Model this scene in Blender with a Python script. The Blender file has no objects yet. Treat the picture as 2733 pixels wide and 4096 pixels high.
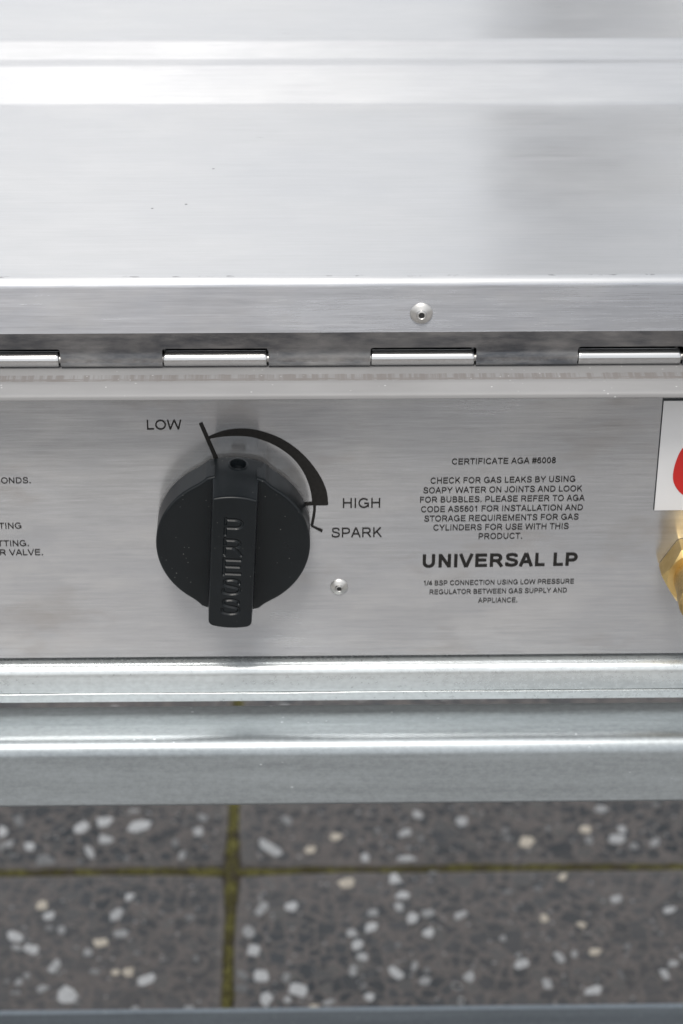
import bpy, bmesh, math, random
from math import sin, cos, tan, pi, radians, sqrt, atan2, hypot
from mathutils import Vector, Matrix, noise
SC = bpy.context.scene
COL = SC.collection
random.seed(7)

# ------------------------------------------------------------------ camera
PITCH, YAW, ROLL = radians(31), radians(1.3), radians(0.3)
ROT = Matrix.Rotation(-YAW, 3, 'Z') @ Matrix.Rotation(pi/2 - PITCH, 3, 'X') @ Matrix.Rotation(ROLL, 3, 'Z')
CAM = -(ROT @ Vector((0, 0, -0.819)))
cd = bpy.data.cameras.new('camera'); cam = bpy.data.objects.new('camera', cd); COL.objects.link(cam)
cd.sensor_fit = 'VERTICAL'; cd.sensor_height = 36; cd.sensor_width = 24; cd.lens = 80
cd.clip_start = 0.01; cd.clip_end = 400
cd.dof.use_dof = True; cd.dof.focus_distance = 0.787; cd.dof.aperture_fstop = 14
cd.dof.aperture_blades = 7
cam.matrix_world = Matrix.Translation(CAM) @ ROT.to_4x4()
SC.camera = cam

# ------------------------------------------------------------------ sky and sun
SUN_EL, SUN_AZ = radians(60), radians(-168)          # azimuth measured from +Y towards +X
W = bpy.data.worlds.new('World'); SC.world = W; W.use_nodes = True
nt = W.node_tree; nt.nodes.clear()
sky = nt.nodes.new('ShaderNodeTexSky'); sky.sky_type = 'NISHITA'; sky.sun_disc = False
sky.sun_elevation = SUN_EL; sky.sun_rotation = SUN_AZ
sky.air_density = 1.0; sky.dust_density = 4.0; sky.ozone_density = 1.0
hs = nt.nodes.new('ShaderNodeHueSaturation'); hs.inputs['Saturation'].default_value = 0.22
bg = nt.nodes.new('ShaderNodeBackground'); bg.inputs['Strength'].default_value = 0.13
wo = nt.nodes.new('ShaderNodeOutputWorld')
nt.links.new(sky.outputs[0], hs.inputs['Color']); cl = nt.nodes.new('ShaderNodeMix'); cl.data_type = 'RGBA'                # thin even cloud veiling the whole sky
cl.inputs[0].default_value = .65; cl.inputs[7].default_value = (8.6, 8.8, 9.1, 1)
nt.links.new(hs.outputs[0], cl.inputs[6]); nt.links.new(cl.outputs[2], bg.inputs['Color'])
nt.links.new(bg.outputs[0], wo.inputs['Surface'])
sl = bpy.data.lights.new('sun', 'SUN'); sl.energy = 1.35; sl.angle = radians(16); sl.color = (1, .94, .87)
so = bpy.data.objects.new('sun', sl); COL.objects.link(so)
sd = Vector((sin(SUN_AZ)*cos(SUN_EL), cos(SUN_AZ)*cos(SUN_EL), sin(SUN_EL)))
so.rotation_euler = sd.to_track_quat('Z', 'Y').to_euler(); so.location = sd*5
vs = SC.view_settings; vs.view_transform = 'Standard'; vs.look = 'None'; vs.gamma = 1; vs.exposure = 0.12
vs.use_curve_mapping = False
SC.cycles.use_denoising = True
SC.cycles.max_bounces = 10; SC.cycles.glossy_bounces = 8

# ------------------------------------------------------------------ reading positions off the photo (source pixels -> a real plane)
FPX = 80/36*4096
def ray(px, py): return ROT @ Vector(((px-1366.5)/FPX, (2048-py)/FPX, -1))
def on_y(px, py, y=0.0):
    d = ray(px, py); return CAM + d*((y-CAM.y)/d.y)
def on_z(px, py, z):
    d = ray(px, py); return CAM + d*((z-CAM.z)/d.z)

# ------------------------------------------------------------------ materials
class N:
    def __init__(s, name):
        s.m = bpy.data.materials.new(name); s.m.use_nodes = True; s.t = s.m.node_tree
        s.b = s.t.nodes['Principled BSDF']
        s.co = s.t.nodes.new('ShaderNodeTexCoord').outputs['Object']
    def n(s, kind, **kw):
        x = s.t.nodes.new('ShaderNode'+kind)
        for k, v in kw.items():
            if hasattr(x, k): setattr(x, k, v)
            else: x.inputs[k.replace('_', ' ')].default_value = v
        return x
    def link(s, a, b): s.t.links.new(a, b)
    def val(s, v, sock):
        if hasattr(v, 'is_linked'): s.link(v, sock)
        else: sock.default_value = v
    def noise(s, scale=(1, 1, 1), detail=3, rough=.55, dist=0, off=(0, 0, 0)):
        mp = s.n('Mapping'); mp.inputs['Scale'].default_value = scale; mp.inputs['Location'].default_value = off
        s.link(s.co, mp.inputs[0])
        x = s.n('TexNoise', Scale=1.0, Detail=detail, Roughness=rough, Distortion=dist)
        s.link(mp.outputs[0], x.inputs['Vector']); return x.outputs['Fac']
    def voro(s, scale, feature='F1', off=(0, 0, 0), rand=1.0, out='Distance'):
        mp = s.n('Mapping'); mp.inputs['Scale'].default_value = scale; mp.inputs['Location'].default_value = off
        s.link(s.co, mp.inputs[0])
        x = s.n('TexVoronoi', feature=feature, Scale=1.0, Randomness=rand); s.link(mp.outputs[0], x.inputs['Vector'])
        return x.outputs[out]
    def ramp(s, f, *stops, interp='LINEAR'):
        r = s.n('ValToRGB'); r.color_ramp.interpolation = interp; e = r.color_ramp.elements
        while len(e) < len(stops): e.new(.5)
        for q, (p, c) in zip(e, stops):
            q.position = p; q.color = (c, c, c, 1) if isinstance(c, (int, float)) else (*c, 1)
        s.link(f, r.inputs[0]); return r.outputs[0]
    def mix(s, f, a, b, mode='MIX'):
        x = s.n('Mix', data_type='RGBA', blend_type=mode)
        s.val(f, x.inputs[0])
        for v, k in ((a, 6), (b, 7)):
            if isinstance(v, tuple): v = (*v, 1)
            s.val(v, x.inputs[k])
        return x.outputs[2]
    def math(s, op, a, b=0.0, c=None, clamp=False):
        x = s.n('Math', operation=op, use_clamp=clamp); s.val(a, x.inputs[0]); s.val(b, x.inputs[1])
        if c is not None: s.val(c, x.inputs[2])
        return x.outputs[0]
    def xyz(s):
        x = s.n('SeparateXYZ'); s.link(s.co, x.inputs[0]); return x.outputs
    def bump(s, h, strength=.2, dist=.0001, prev=None):
        x = s.n('Bump', Strength=strength, Distance=dist); s.link(h, x.inputs['Height'])
        if prev is not None: s.link(prev, x.inputs['Normal'])
        return x.outputs[0]
    def set(s, **kw):
        for k, v in kw.items():
            k = k.replace('_', ' ')
            if isinstance(v, tuple) and len(v) == 3 and 'Color' in k: v = (*v, 1)
            s.val(v, s.b.inputs[k])
        return s.m

def steel(name, base=(.60, .595, .59), rough=.27, aniso=.75, wave=.15, grain=.06, stains=0.0, streak=(70, 2600, 2600), wide=.45, wrough=.6, blot=.10):
    k = N(name)
    g1 = k.noise(streak, 4, .7); g2 = k.noise((streak[0]*.25, streak[1]*.3, streak[2]*.3), 3, .6, off=(3, 7, 1))
    g = k.math('ADD', k.math('MULTIPLY', g1, .6), k.math('MULTIPLY', g2, .4))
    lo = tuple(c*(1-grain*2.4) for c in base); hi = tuple(min(1, c*(1+grain*1.6)) for c in base)
    col = k.ramp(g, (.3, lo), (.7, hi))
    bl = k.noise((9, 16, 16), 3, .6, off=(1, 2, 3))
    col = k.mix(k.ramp(bl, (.35, 0.0), (.7, blot)), col, (.46, .485, .53))
    bl2 = k.noise((26, 60, 60), 4, .6, off=(7, 3, 3))
    col = k.mix(k.ramp(bl2, (.48, 0.0), (.72, blot)), col, (.74, .74, .735))
    bl3 = k.noise((13, 26, 26), 3, .55, off=(2, 9, 4))
    if stains:
        st = k.noise((16, 30, 30), 4, .65, off=(5, 1, 8))
        col = k.mix(k.ramp(st, (.55, 0.0), (.72, stains)), col, (.36, .31, .26))
    rg = k.math('ADD', k.math('MULTIPLY', g, .16), rough-.08)
    rg = k.math('ADD', rg, k.math('MULTIPLY', k.math('SUBTRACT', bl3, .5), blot*.9))
    b1 = k.bump(g, .08, .00003)
    b2 = k.bump(k.noise((5, 11, 11), 2, .4, off=(2, 2, 9)), wave, .0012, b1)
    tg = k.n('CombineXYZ'); tg.inputs[0].default_value = 1.0
    k.link(tg.outputs[0], k.b.inputs['Tangent'])
    k.set(Base_Color=col, Metallic=1.0, Roughness=rg, Anisotropic=aniso, Anisotropic_Rotation=ANI, Normal=b2)
    if wide:                                   # the broad sheen that the brushing gives besides the tight one
        p2 = k.n('BsdfPrincipled', Metallic=1.0, Roughness=wrough, Anisotropic=.95, Anisotropic_Rotation=ANI)
        k.link(col, p2.inputs['Base Color']); k.link(b2, p2.inputs['Normal']); k.link(tg.outputs[0], p2.inputs['Tangent'])
        ms = k.n('MixShader'); ms.inputs[0].default_value = wide
        k.link(k.b.outputs[0], ms.inputs[1]); k.link(p2.outputs[0], ms.inputs[2])
        k.link(ms.outputs[0], k.t.nodes['Material Output'].inputs['Surface'])
    k.col_socket = col
    return k.m
ANI = 0.25

def mat_specked_lid():
    m = steel('lid_steel', (.62, .625, .63), .20, .93, .06, .034, wide=.35, wrough=.42, blot=.2)
    k = N.__new__(N); k.m = m; k.t = m.node_tree; k.b = k.t.nodes['Principled BSDF']
    k.co = [n for n in k.t.nodes if n.type == 'TEX_COORD'][0].outputs['Object']
    old = k.b.inputs['Base Color'].links[0].from_socket
    targets = [l.to_socket for l in list(k.t.links) if l.from_socket == old and l.to_socket.name == 'Base Color']
    # thin dark scratches along the brushing and a few specks of dirt
    sc = k.ramp(k.voro((26, 210, 90)), (.0, 1.0), (.035, 1.0), (.06, 0.0))
    keep = k.ramp(k.noise((20, 24, 20), 2, off=(4, 4, 1)), (.60, 0.0), (.64, .55))
    col = k.mix(k.math('MULTIPLY', sc, keep), old, (.33, .34, .35))
    sp = k.ramp(k.voro((70, 70, 70), off=(.3, .9, .2)), (.028, 1.0), (.045, 0.0))
    keep2 = k.ramp(k.noise((9, 9, 9), 2, off=(8, 4, 1)), (.56, 0.0), (.58, .9))
    col = k.mix(k.math('MULTIPLY', sp, keep2), col, (.10, .10, .10))
    x, y, z = k.xyz()
    ed = k.math('MULTIPLY', k.math('LESS_THAN', y, k.math('MULTIPLY_ADD', k.noise((120, 1, 1), 3), .0022, -.0038)), k.math('GREATER_THAN', y, -.0036))
    ed = k.math('MULTIPLY', ed, k.ramp(k.noise((150, 260, 1), 3, .7, off=(3, 1, 1)), (.58, 0.0), (.62, .5)))
    col = k.mix(ed, col, (.16, .16, .165))
    for q_ in targets: k.link(col, q_)
    return m

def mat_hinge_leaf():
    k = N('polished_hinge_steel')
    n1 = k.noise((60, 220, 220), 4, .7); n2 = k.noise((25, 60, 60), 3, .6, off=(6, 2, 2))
    col = k.ramp(k.math('ADD', k.math('MULTIPLY', n1, .5), k.math('MULTIPLY', n2, .5)), (.40, (.22, .235, .26)), (.60, (.58, .58, .58)))  # stains, plus dark bluish reflections painted into the leaf colour as mottling
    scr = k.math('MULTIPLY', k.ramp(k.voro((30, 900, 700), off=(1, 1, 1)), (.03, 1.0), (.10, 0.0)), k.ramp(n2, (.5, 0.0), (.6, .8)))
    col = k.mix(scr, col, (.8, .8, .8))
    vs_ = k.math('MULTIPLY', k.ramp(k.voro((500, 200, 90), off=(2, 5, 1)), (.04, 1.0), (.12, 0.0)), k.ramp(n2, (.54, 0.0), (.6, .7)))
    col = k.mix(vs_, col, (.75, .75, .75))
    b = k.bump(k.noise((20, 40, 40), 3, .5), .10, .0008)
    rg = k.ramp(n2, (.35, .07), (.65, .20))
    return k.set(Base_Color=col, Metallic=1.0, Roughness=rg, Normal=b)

def mat_flange():
    k = N('flange_steel_with_film_residue')
    x, y, z = k.xyz()
    base = k.ramp(k.noise((20, 90, 90), 3), (.3, (.275, .272, .27)), (.7, (.325, .322, .32)))
    # band of torn protective-film residue along the middle of the ledge
    band = k.ramp(k.math('MULTIPLY', y, -1000.0), (.0, 0.0), (1.0, 1.0))
    ym = k.math('MULTIPLY', y, -1000.0)                       # millimetres in front of the panel
    wob = k.math('MULTIPLY', k.noise((300, 1, 1), 4, .7), 3.2)
    up = k.math('GREATER_THAN', ym, k.math('ADD', 7.4, k.math('MULTIPLY', wob, .6)))
    lowb = k.math('LESS_THAN', ym, k.math('ADD', 12.6, k.math('MULTIPLY', k.noise((500, 1, 1), 2, off=(9, 0, 0)), .8)))
    inb = k.math('MULTIPLY', up, lowb)
    teeth = k.ramp(k.noise((420, 3, 3), 3, .7, off=(2, 3, 3)), (.42, 0.0), (.56, .75))
    line = k.math('MULTIPLY', k.math('GREATER_THAN', ym, 11.2), lowb)
    lf = k.math('MULTIPLY', line, k.ramp(k.noise((110, 1800, 3), 3, .7, off=(7, 1, 1)), (.40, .1), (.55, .9)))
    f = k.math('MAXIMUM', k.math('MULTIPLY', inb, teeth), lf)
    col = k.mix(k.math('MULTIPLY', f, .75), base, (.19, .165, .15))
    wh = k.math('MULTIPLY', k.ramp(k.voro((300, 500, 300), off=(1, 8, 1)), (.05, 1.0), (.12, 0.0)), k.ramp(k.noise((60, 80, 60), 2), (.55, 0.0), (.6, .8)))
    col = k.mix(wh, col, (.7, .7, .7))
    return k.set(Base_Color=col, Metallic=.12, Roughness=.68, Normal=k.bump(f, .25, .0001))

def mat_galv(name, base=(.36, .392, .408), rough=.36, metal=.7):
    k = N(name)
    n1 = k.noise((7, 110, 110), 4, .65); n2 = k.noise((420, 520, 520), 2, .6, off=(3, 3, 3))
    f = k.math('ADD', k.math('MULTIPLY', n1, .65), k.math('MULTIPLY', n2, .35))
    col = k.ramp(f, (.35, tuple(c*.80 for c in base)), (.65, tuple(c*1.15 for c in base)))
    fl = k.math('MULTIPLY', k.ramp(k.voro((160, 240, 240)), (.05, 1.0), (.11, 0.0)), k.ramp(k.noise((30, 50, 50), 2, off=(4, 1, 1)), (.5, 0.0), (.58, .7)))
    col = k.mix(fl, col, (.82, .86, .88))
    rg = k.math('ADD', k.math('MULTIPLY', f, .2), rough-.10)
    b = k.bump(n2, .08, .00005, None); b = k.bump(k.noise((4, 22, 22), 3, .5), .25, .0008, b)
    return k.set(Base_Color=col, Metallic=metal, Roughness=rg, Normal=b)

def mat_plastic(name, dust=True):
    k = N(name)
    col = k.ramp(k.noise((60, 60, 60), 3), (.3, (.0045, .0066, .0080)), (.7, (.0065, .0090, .0108)))
    rg = .40
    if dust:
        d = k.ramp(k.voro((560, 560, 560)), (.075, 1.0), (.12, 0.0))
        kp = k.ramp(k.noise((130, 130, 130), 2, off=(3, 1, 5)), (.53, 0.0), (.60, .75))
        d = k.math('MULTIPLY', d, kp)
        col = k.mix(d, col, (.24, .24, .23))
        rg = k.math('ADD', k.math('MULTIPLY', k.noise((90, 90, 90), 2), .10), .25)
    b = k.bump(k.noise((2600, 2600, 2600), 2), .06, .00004)
    return k.set(Base_Color=col, Roughness=rg, Normal=b, Specular_IOR_Level=.34)

def mat_plain(name, col, rough=.5, metal=0.0, spec=.5, var=.06, scale=80):
    k = N(name)
    c = k.ramp(k.noise((scale,)*3, 3), (.3, tuple(x*(1-var) for x in col)), (.7, tuple(x*(1+var) for x in col)))
    return k.set(Base_Color=c, Roughness=rough, Metallic=metal, Specular_IOR_Level=spec)

def mat_brass():
    k = N('brass')
    c = k.ramp(k.noise((200, 200, 200), 3), (.3, (.72, .50, .19)), (.7, (.86, .63, .28)))
    return k.set(Base_Color=c, Metallic=1.0, Roughness=.36, Normal=k.bump(k.noise((900, 900, 900), 2), .1, .0001))
def mat_brass_cast():
    k = N('rough_brass')
    c = k.ramp(k.noise((900, 900, 900), 3), (.3, (.50, .36, .15)), (.7, (.68, .50, .24)))
    return k.set(Base_Color=c, Metallic=1.0, Roughness=.45, Normal=k.bump(k.noise((1500, 1500, 1500), 2), .4, .0003))

def mat_paver():
    k = N('exposed_aggregate_paver')
    x, y, z = k.xyz()
    wv = k.n('TexNoise', Scale=160.0, Detail=2.0); k.link(k.co, wv.inputs['Vector'])
    wm = k.n('VectorMath', operation='SCALE'); k.link(wv.outputs['Color'], wm.inputs[0]); wm.inputs['Scale'].default_value = .006
    wa = k.n('VectorMath', operation='ADD'); k.link(k.co, wa.inputs[0]); k.link(wm.outputs[0], wa.inputs[1])
    co0 = k.co; k.co = wa.outputs[0]
    def stones(sc, lo, hi, off):
        e = k.voro((sc, sc, sc), 'DISTANCE_TO_EDGE', off=off); c = k.voro((sc, sc, sc), out='Color', off=off)
        q = k.n('SeparateColor'); k.link(c, q.inputs[0])
        th = k.math('MULTIPLY_ADD', q.outputs[0], hi-lo, lo)
        return k.ramp(k.math('ADD', k.math('SUBTRACT', e, th), .5), (.485, 0.0), (.515, 1.0)), q.outputs[1]
    agg, tone = stones(100, .02, .22, (0, 0, 0)); agg2, tone2 = stones(260, .06, .5, (4, 4, 4))
    k.co = co0
    mort = k.ramp(k.noise((260, 260, 260), 4, .7), (.3, (.122, .108, .101)), (.7, (.180, .160, .150)))
    fade = k.ramp(k.noise((5, 5, 5), 3, .6, off=(5, 2, 2)), (.35, 1.0), (.65, .55))
    col = k.mix(k.math('MULTIPLY', agg2, fade), mort, k.ramp(tone2, (0, (.045, .048, .050)), (1, (.12, .115, .11))))
    col = k.mix(k.math('MULTIPLY', agg, fade), col, k.ramp(tone, (0, (.020, .026, .031)), (.75, (.044, .050, .056)), (1, (.11, .106, .10))))
    w2 = k.math('MULTIPLY', k.ramp(k.voro((150, 150, 150), off=(9, 2, 4)), (.13, 1.0), (.20, 0.0)), k.ramp(k.noise((40, 40, 40), 2, off=(1, 7, 1)), (.46, 0.0), (.52, .8)))
    col = k.mix(w2, col, (.36, .355, .35))
    edge = k.math('MAXIMUM', k.math('ABSOLUTE', x), k.math('ABSOLUTE', y))
    edge = k.math('ADD', edge, k.math('MULTIPLY', k.math('SUBTRACT', k.noise((140, 140, 140), 3, .6, off=(1, 5, 2)), .5), .010))
    col = k.mix(k.ramp(k.math('MULTIPLY', edge, 4.0), (.760, 0.0), (.788, .75)), col, (.185, .165, .148))
    b = k.bump(agg, .15, .0006); b = k.bump(k.noise((900, 900, 900), 3), .35, .0006, b)
    return k.set(Base_Color=col, Roughness=k.ramp(agg, (0, .75), (1, .5)), Normal=b, Specular_IOR_Level=.4)
def mat_moss():
    k = N('moss')
    n1 = k.noise((70, 70, 70), 4, .7); n2 = k.noise((620, 620, 620), 4, .75, off=(1, 1, 1))
    c = k.ramp(n1, (.36, (.115, .095, .070)), (.47, (.135, .120, .050)), (.60, (.25, .23, .075)))
    c = k.mix(k.ramp(n2, (.34, .85), (.58, 0.0)), c, (.040, .036, .016))
    return k.set(Base_Color=c, Roughness=.95, Specular_IOR_Level=.15, Normal=k.bump(n2, .8, .002))
def mat_chip(name, col):
    k = N(name)
    c = k.ramp(k.noise((220, 220, 220), 4, .6), (.3, tuple(x*.78 for x in col)), (.7, tuple(min(1, x*1.08) for x in col)))
    return k.set(Base_Color=c, Roughness=.55)

M = {}
M['lid'] = mat_specked_lid()
M['face'] = steel('brushed_steel_face', (.60, .62, .66), .26, .95, .16, .085, wide=.38, blot=.3)
M['panel'] = steel('brushed_steel_panel', (.60, .608, .62), .19, .95, .40, .095, stains=.34, wide=.20, blot=.42)
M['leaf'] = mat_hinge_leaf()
M['knuckle'] = steel('rolled_steel', (.62, .62, .62), .17, .3, .05, .05, wide=.12)
M['flange'] = mat_flange()
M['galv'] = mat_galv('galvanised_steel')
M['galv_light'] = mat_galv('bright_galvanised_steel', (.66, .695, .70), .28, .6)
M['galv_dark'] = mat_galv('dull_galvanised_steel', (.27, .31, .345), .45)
M['knob'] = mat_plastic('dusty_black_plastic')
M['print'] = mat_plain('black_print', (.018, .017, .016), .45, 0, .18, .2, 900)
M['rivet'] = mat_plain('rivet_steel', (.60, .59, .57), .40, 1.0, .5, .08, 300)
M['hole'] = mat_plain('dark_rivet_bore', (.02, .02, .02), .6)
M['white'] = mat_plain('white_vinyl', (.68, .68, .68), .35, 0, .5, .015)
M['red'] = mat_plain('red_vinyl', (.52, .018, .015), .35, 0, .5, .03)
M['edge'] = mat_plain('dark_edge', (.02, .025, .028), .6)
M['brass'] = mat_brass(); M['brass_cast'] = mat_brass_cast()
M['paver'] = mat_paver(); M['moss'] = mat_moss()
M['soil'] = mat_plain('joint_grit', (.17, .145, .12), .95, 0, .2, .35, 500)
M['groundfar'] = mat_plain('far_paving', (.13, .12, .115), .85, 0, .3, .2, 3)
M['body'] = steel('body_steel', (.55, .55, .55), .3, .6, .2, .05)
M['rubber'] = mat_plain('black_rubber', (.02, .02, .02), .7)
CHV = [mat_chip('stone_shade', (b_, b_, b_*.99)) for b_ in (.16, .21, .28, .37, .47, .57)]
CH = [mat_chip('white_quartz', (.74, .74, .73)), mat_chip('grey_quartz', (.36, .36, .365)), mat_chip('cream_quartz', (.60, .53, .43)), mat_chip('dull_quartz', (.52, .52, .52))]

# ------------------------------------------------------------------ object helpers
def link(name, me, mat=None, parent=None):
    o = bpy.data.objects.new(name, me); COL.objects.link(o)
    if mat is not None and not me.materials: me.materials.append(mat)
    if parent is not None: o.parent = parent
    return o
def empty(name, loc, label=None, cat=None):
    o = bpy.data.objects.new(name, None); COL.objects.link(o); o.location = loc; o.empty_display_size = .05
    if label: o['label'] = label; o['category'] = cat
    return o
def mesh(name, verts, faces, smooth=None):
    me = bpy.data.meshes.new(name); me.from_pydata([tuple(v) for v in verts], [], faces); me.update()
    bm = bmesh.new(); bm.from_mesh(me); bmesh.ops.recalc_face_normals(bm, faces=bm.faces); bm.to_mesh(me); bm.free()
    if smooth is not None:
        me.shade_smooth(); me.set_sharp_from_angle(angle=radians(smooth))
    return me
def bevel_mesh(me, w, seg=1):
    bm = bmesh.new(); bm.from_mesh(me)
    bmesh.ops.bevel(bm, geom=bm.edges[:], offset=w, segments=seg, affect='EDGES', profile=.5, clamp_overlap=True)
    bm.to_mesh(me); bm.free(); return me
def box_me(name, lo, hi, bev=0, seg=1):
    (x0, y0, z0), (x1, y1, z1) = lo, hi
    v = [(x, y, z) for x in (x0, x1) for y in (y0, y1) for z in (z0, z1)]
    f = [(0, 1, 3, 2), (4, 6, 7, 5), (0, 4, 5, 1), (2, 3, 7, 6), (0, 2, 6, 4), (1, 5, 7, 3)]
    me = mesh(name, v, f)
    if bev: bevel_mesh(me, bev, seg); me.shade_smooth(); me.set_sharp_from_angle(angle=radians(35))
    return me
def fillet(path, radii, n=8):
    """2-D polyline with rounded corners and a support point beside each rounding"""
    out = [Vector(path[0])]
    for i in range(1, len(path)-1):
        p, a, b = Vector(path[i]), Vector(path[i-1]), Vector(path[i+1])
        r = radii[i-1] if isinstance(radii, (list, tuple)) else radii
        u, w = (a-p).normalized(), (b-p).normalized()
        ang = u.angle(w)
        if r <= 0 or ang > pi-.01: out.append(p); continue
        t = r/tan(ang/2); c = p + (u+w).normalized()*(r/sin(ang/2))
        s, e = p+u*t, p+w*t
        out.append(s+u*.0003)
        a0 = atan2(s.y-c.y, s.x-c.x); a1 = atan2(e.y-c.y, e.x-c.x)
        d = (a1-a0+pi) % (2*pi)-pi
        for k in range(n+1):
            q = a0+d*k/n; out.append(c+Vector((cos(q), sin(q)))*r)
        out.append(e+w*.0003)
    out.append(Vector(path[-1])); return out
def offset(path, t):
    o = []
    for i, p in enumerate(path):
        a = path[max(0, i-1)]; b = path[min(len(path)-1, i+1)]
        d1 = (p-a).normalized() if i else (b-p).normalized(); d2 = (b-p).normalized() if i < len(path)-1 else d1
        n1 = Vector((-d1.y, d1.x)); n2 = Vector((-d2.y, d2.x)); n = (n1+n2).normalized()
        o.append(p+n*(t/max(.3, n.dot(n1))))
    return o
def extrude_poly(poly, x0, x1, nx=1):
    v = []; f = []; m = len(poly)
    for k in range(nx+1):
        x = x0+(x1-x0)*k/nx
        v += [(x, p[0], p[1]) for p in poly]
    for k in range(nx):
        for i in range(m):
            j = (i+1) % m; f.append((k*m+i, k*m+j, (k+1)*m+j, (k+1)*m+i))
    f.append(tuple(range(m))[::-1]); f.append(tuple(nx*m+i for i in range(m)))
    return v, f
def bent_sheet(name, path, radii, t, x0, x1, mat, parent):
    p = fillet(path, radii); q = offset(p, t)
    v, f = extrude_poly(p+q[::-1], x0, x1)
    return link(name, mesh(name, v, f, 25), mat, parent)
def lathe(name, prof, centre, n=48, axis=Vector((0, -1, 0))):
    """prof: (radius, distance along axis); axis points out of the panel"""
    ax = axis.normalized(); e1 = Vector((1, 0, 0)) if abs(ax.x) < .9 else Vector((0, 0, 1)); e2 = ax.cross(e1)
    v = []; f = []
    for r, h in prof:
        for k in range(n):
            a = 2*pi*k/n; v.append(Vector(centre)+ax*h+(e1*cos(a)+e2*sin(a))*r)
    for i in range(len(prof)-1):
        for k in range(n):
            j = (k+1) % n; f.append((i*n+k, i*n+j, (i+1)*n+j, (i+1)*n+k))
    f.append(tuple(range(n))); f.append(tuple((len(prof)-1)*n+k for k in range(n)))
    return mesh(name, v, f, 30)

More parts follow.
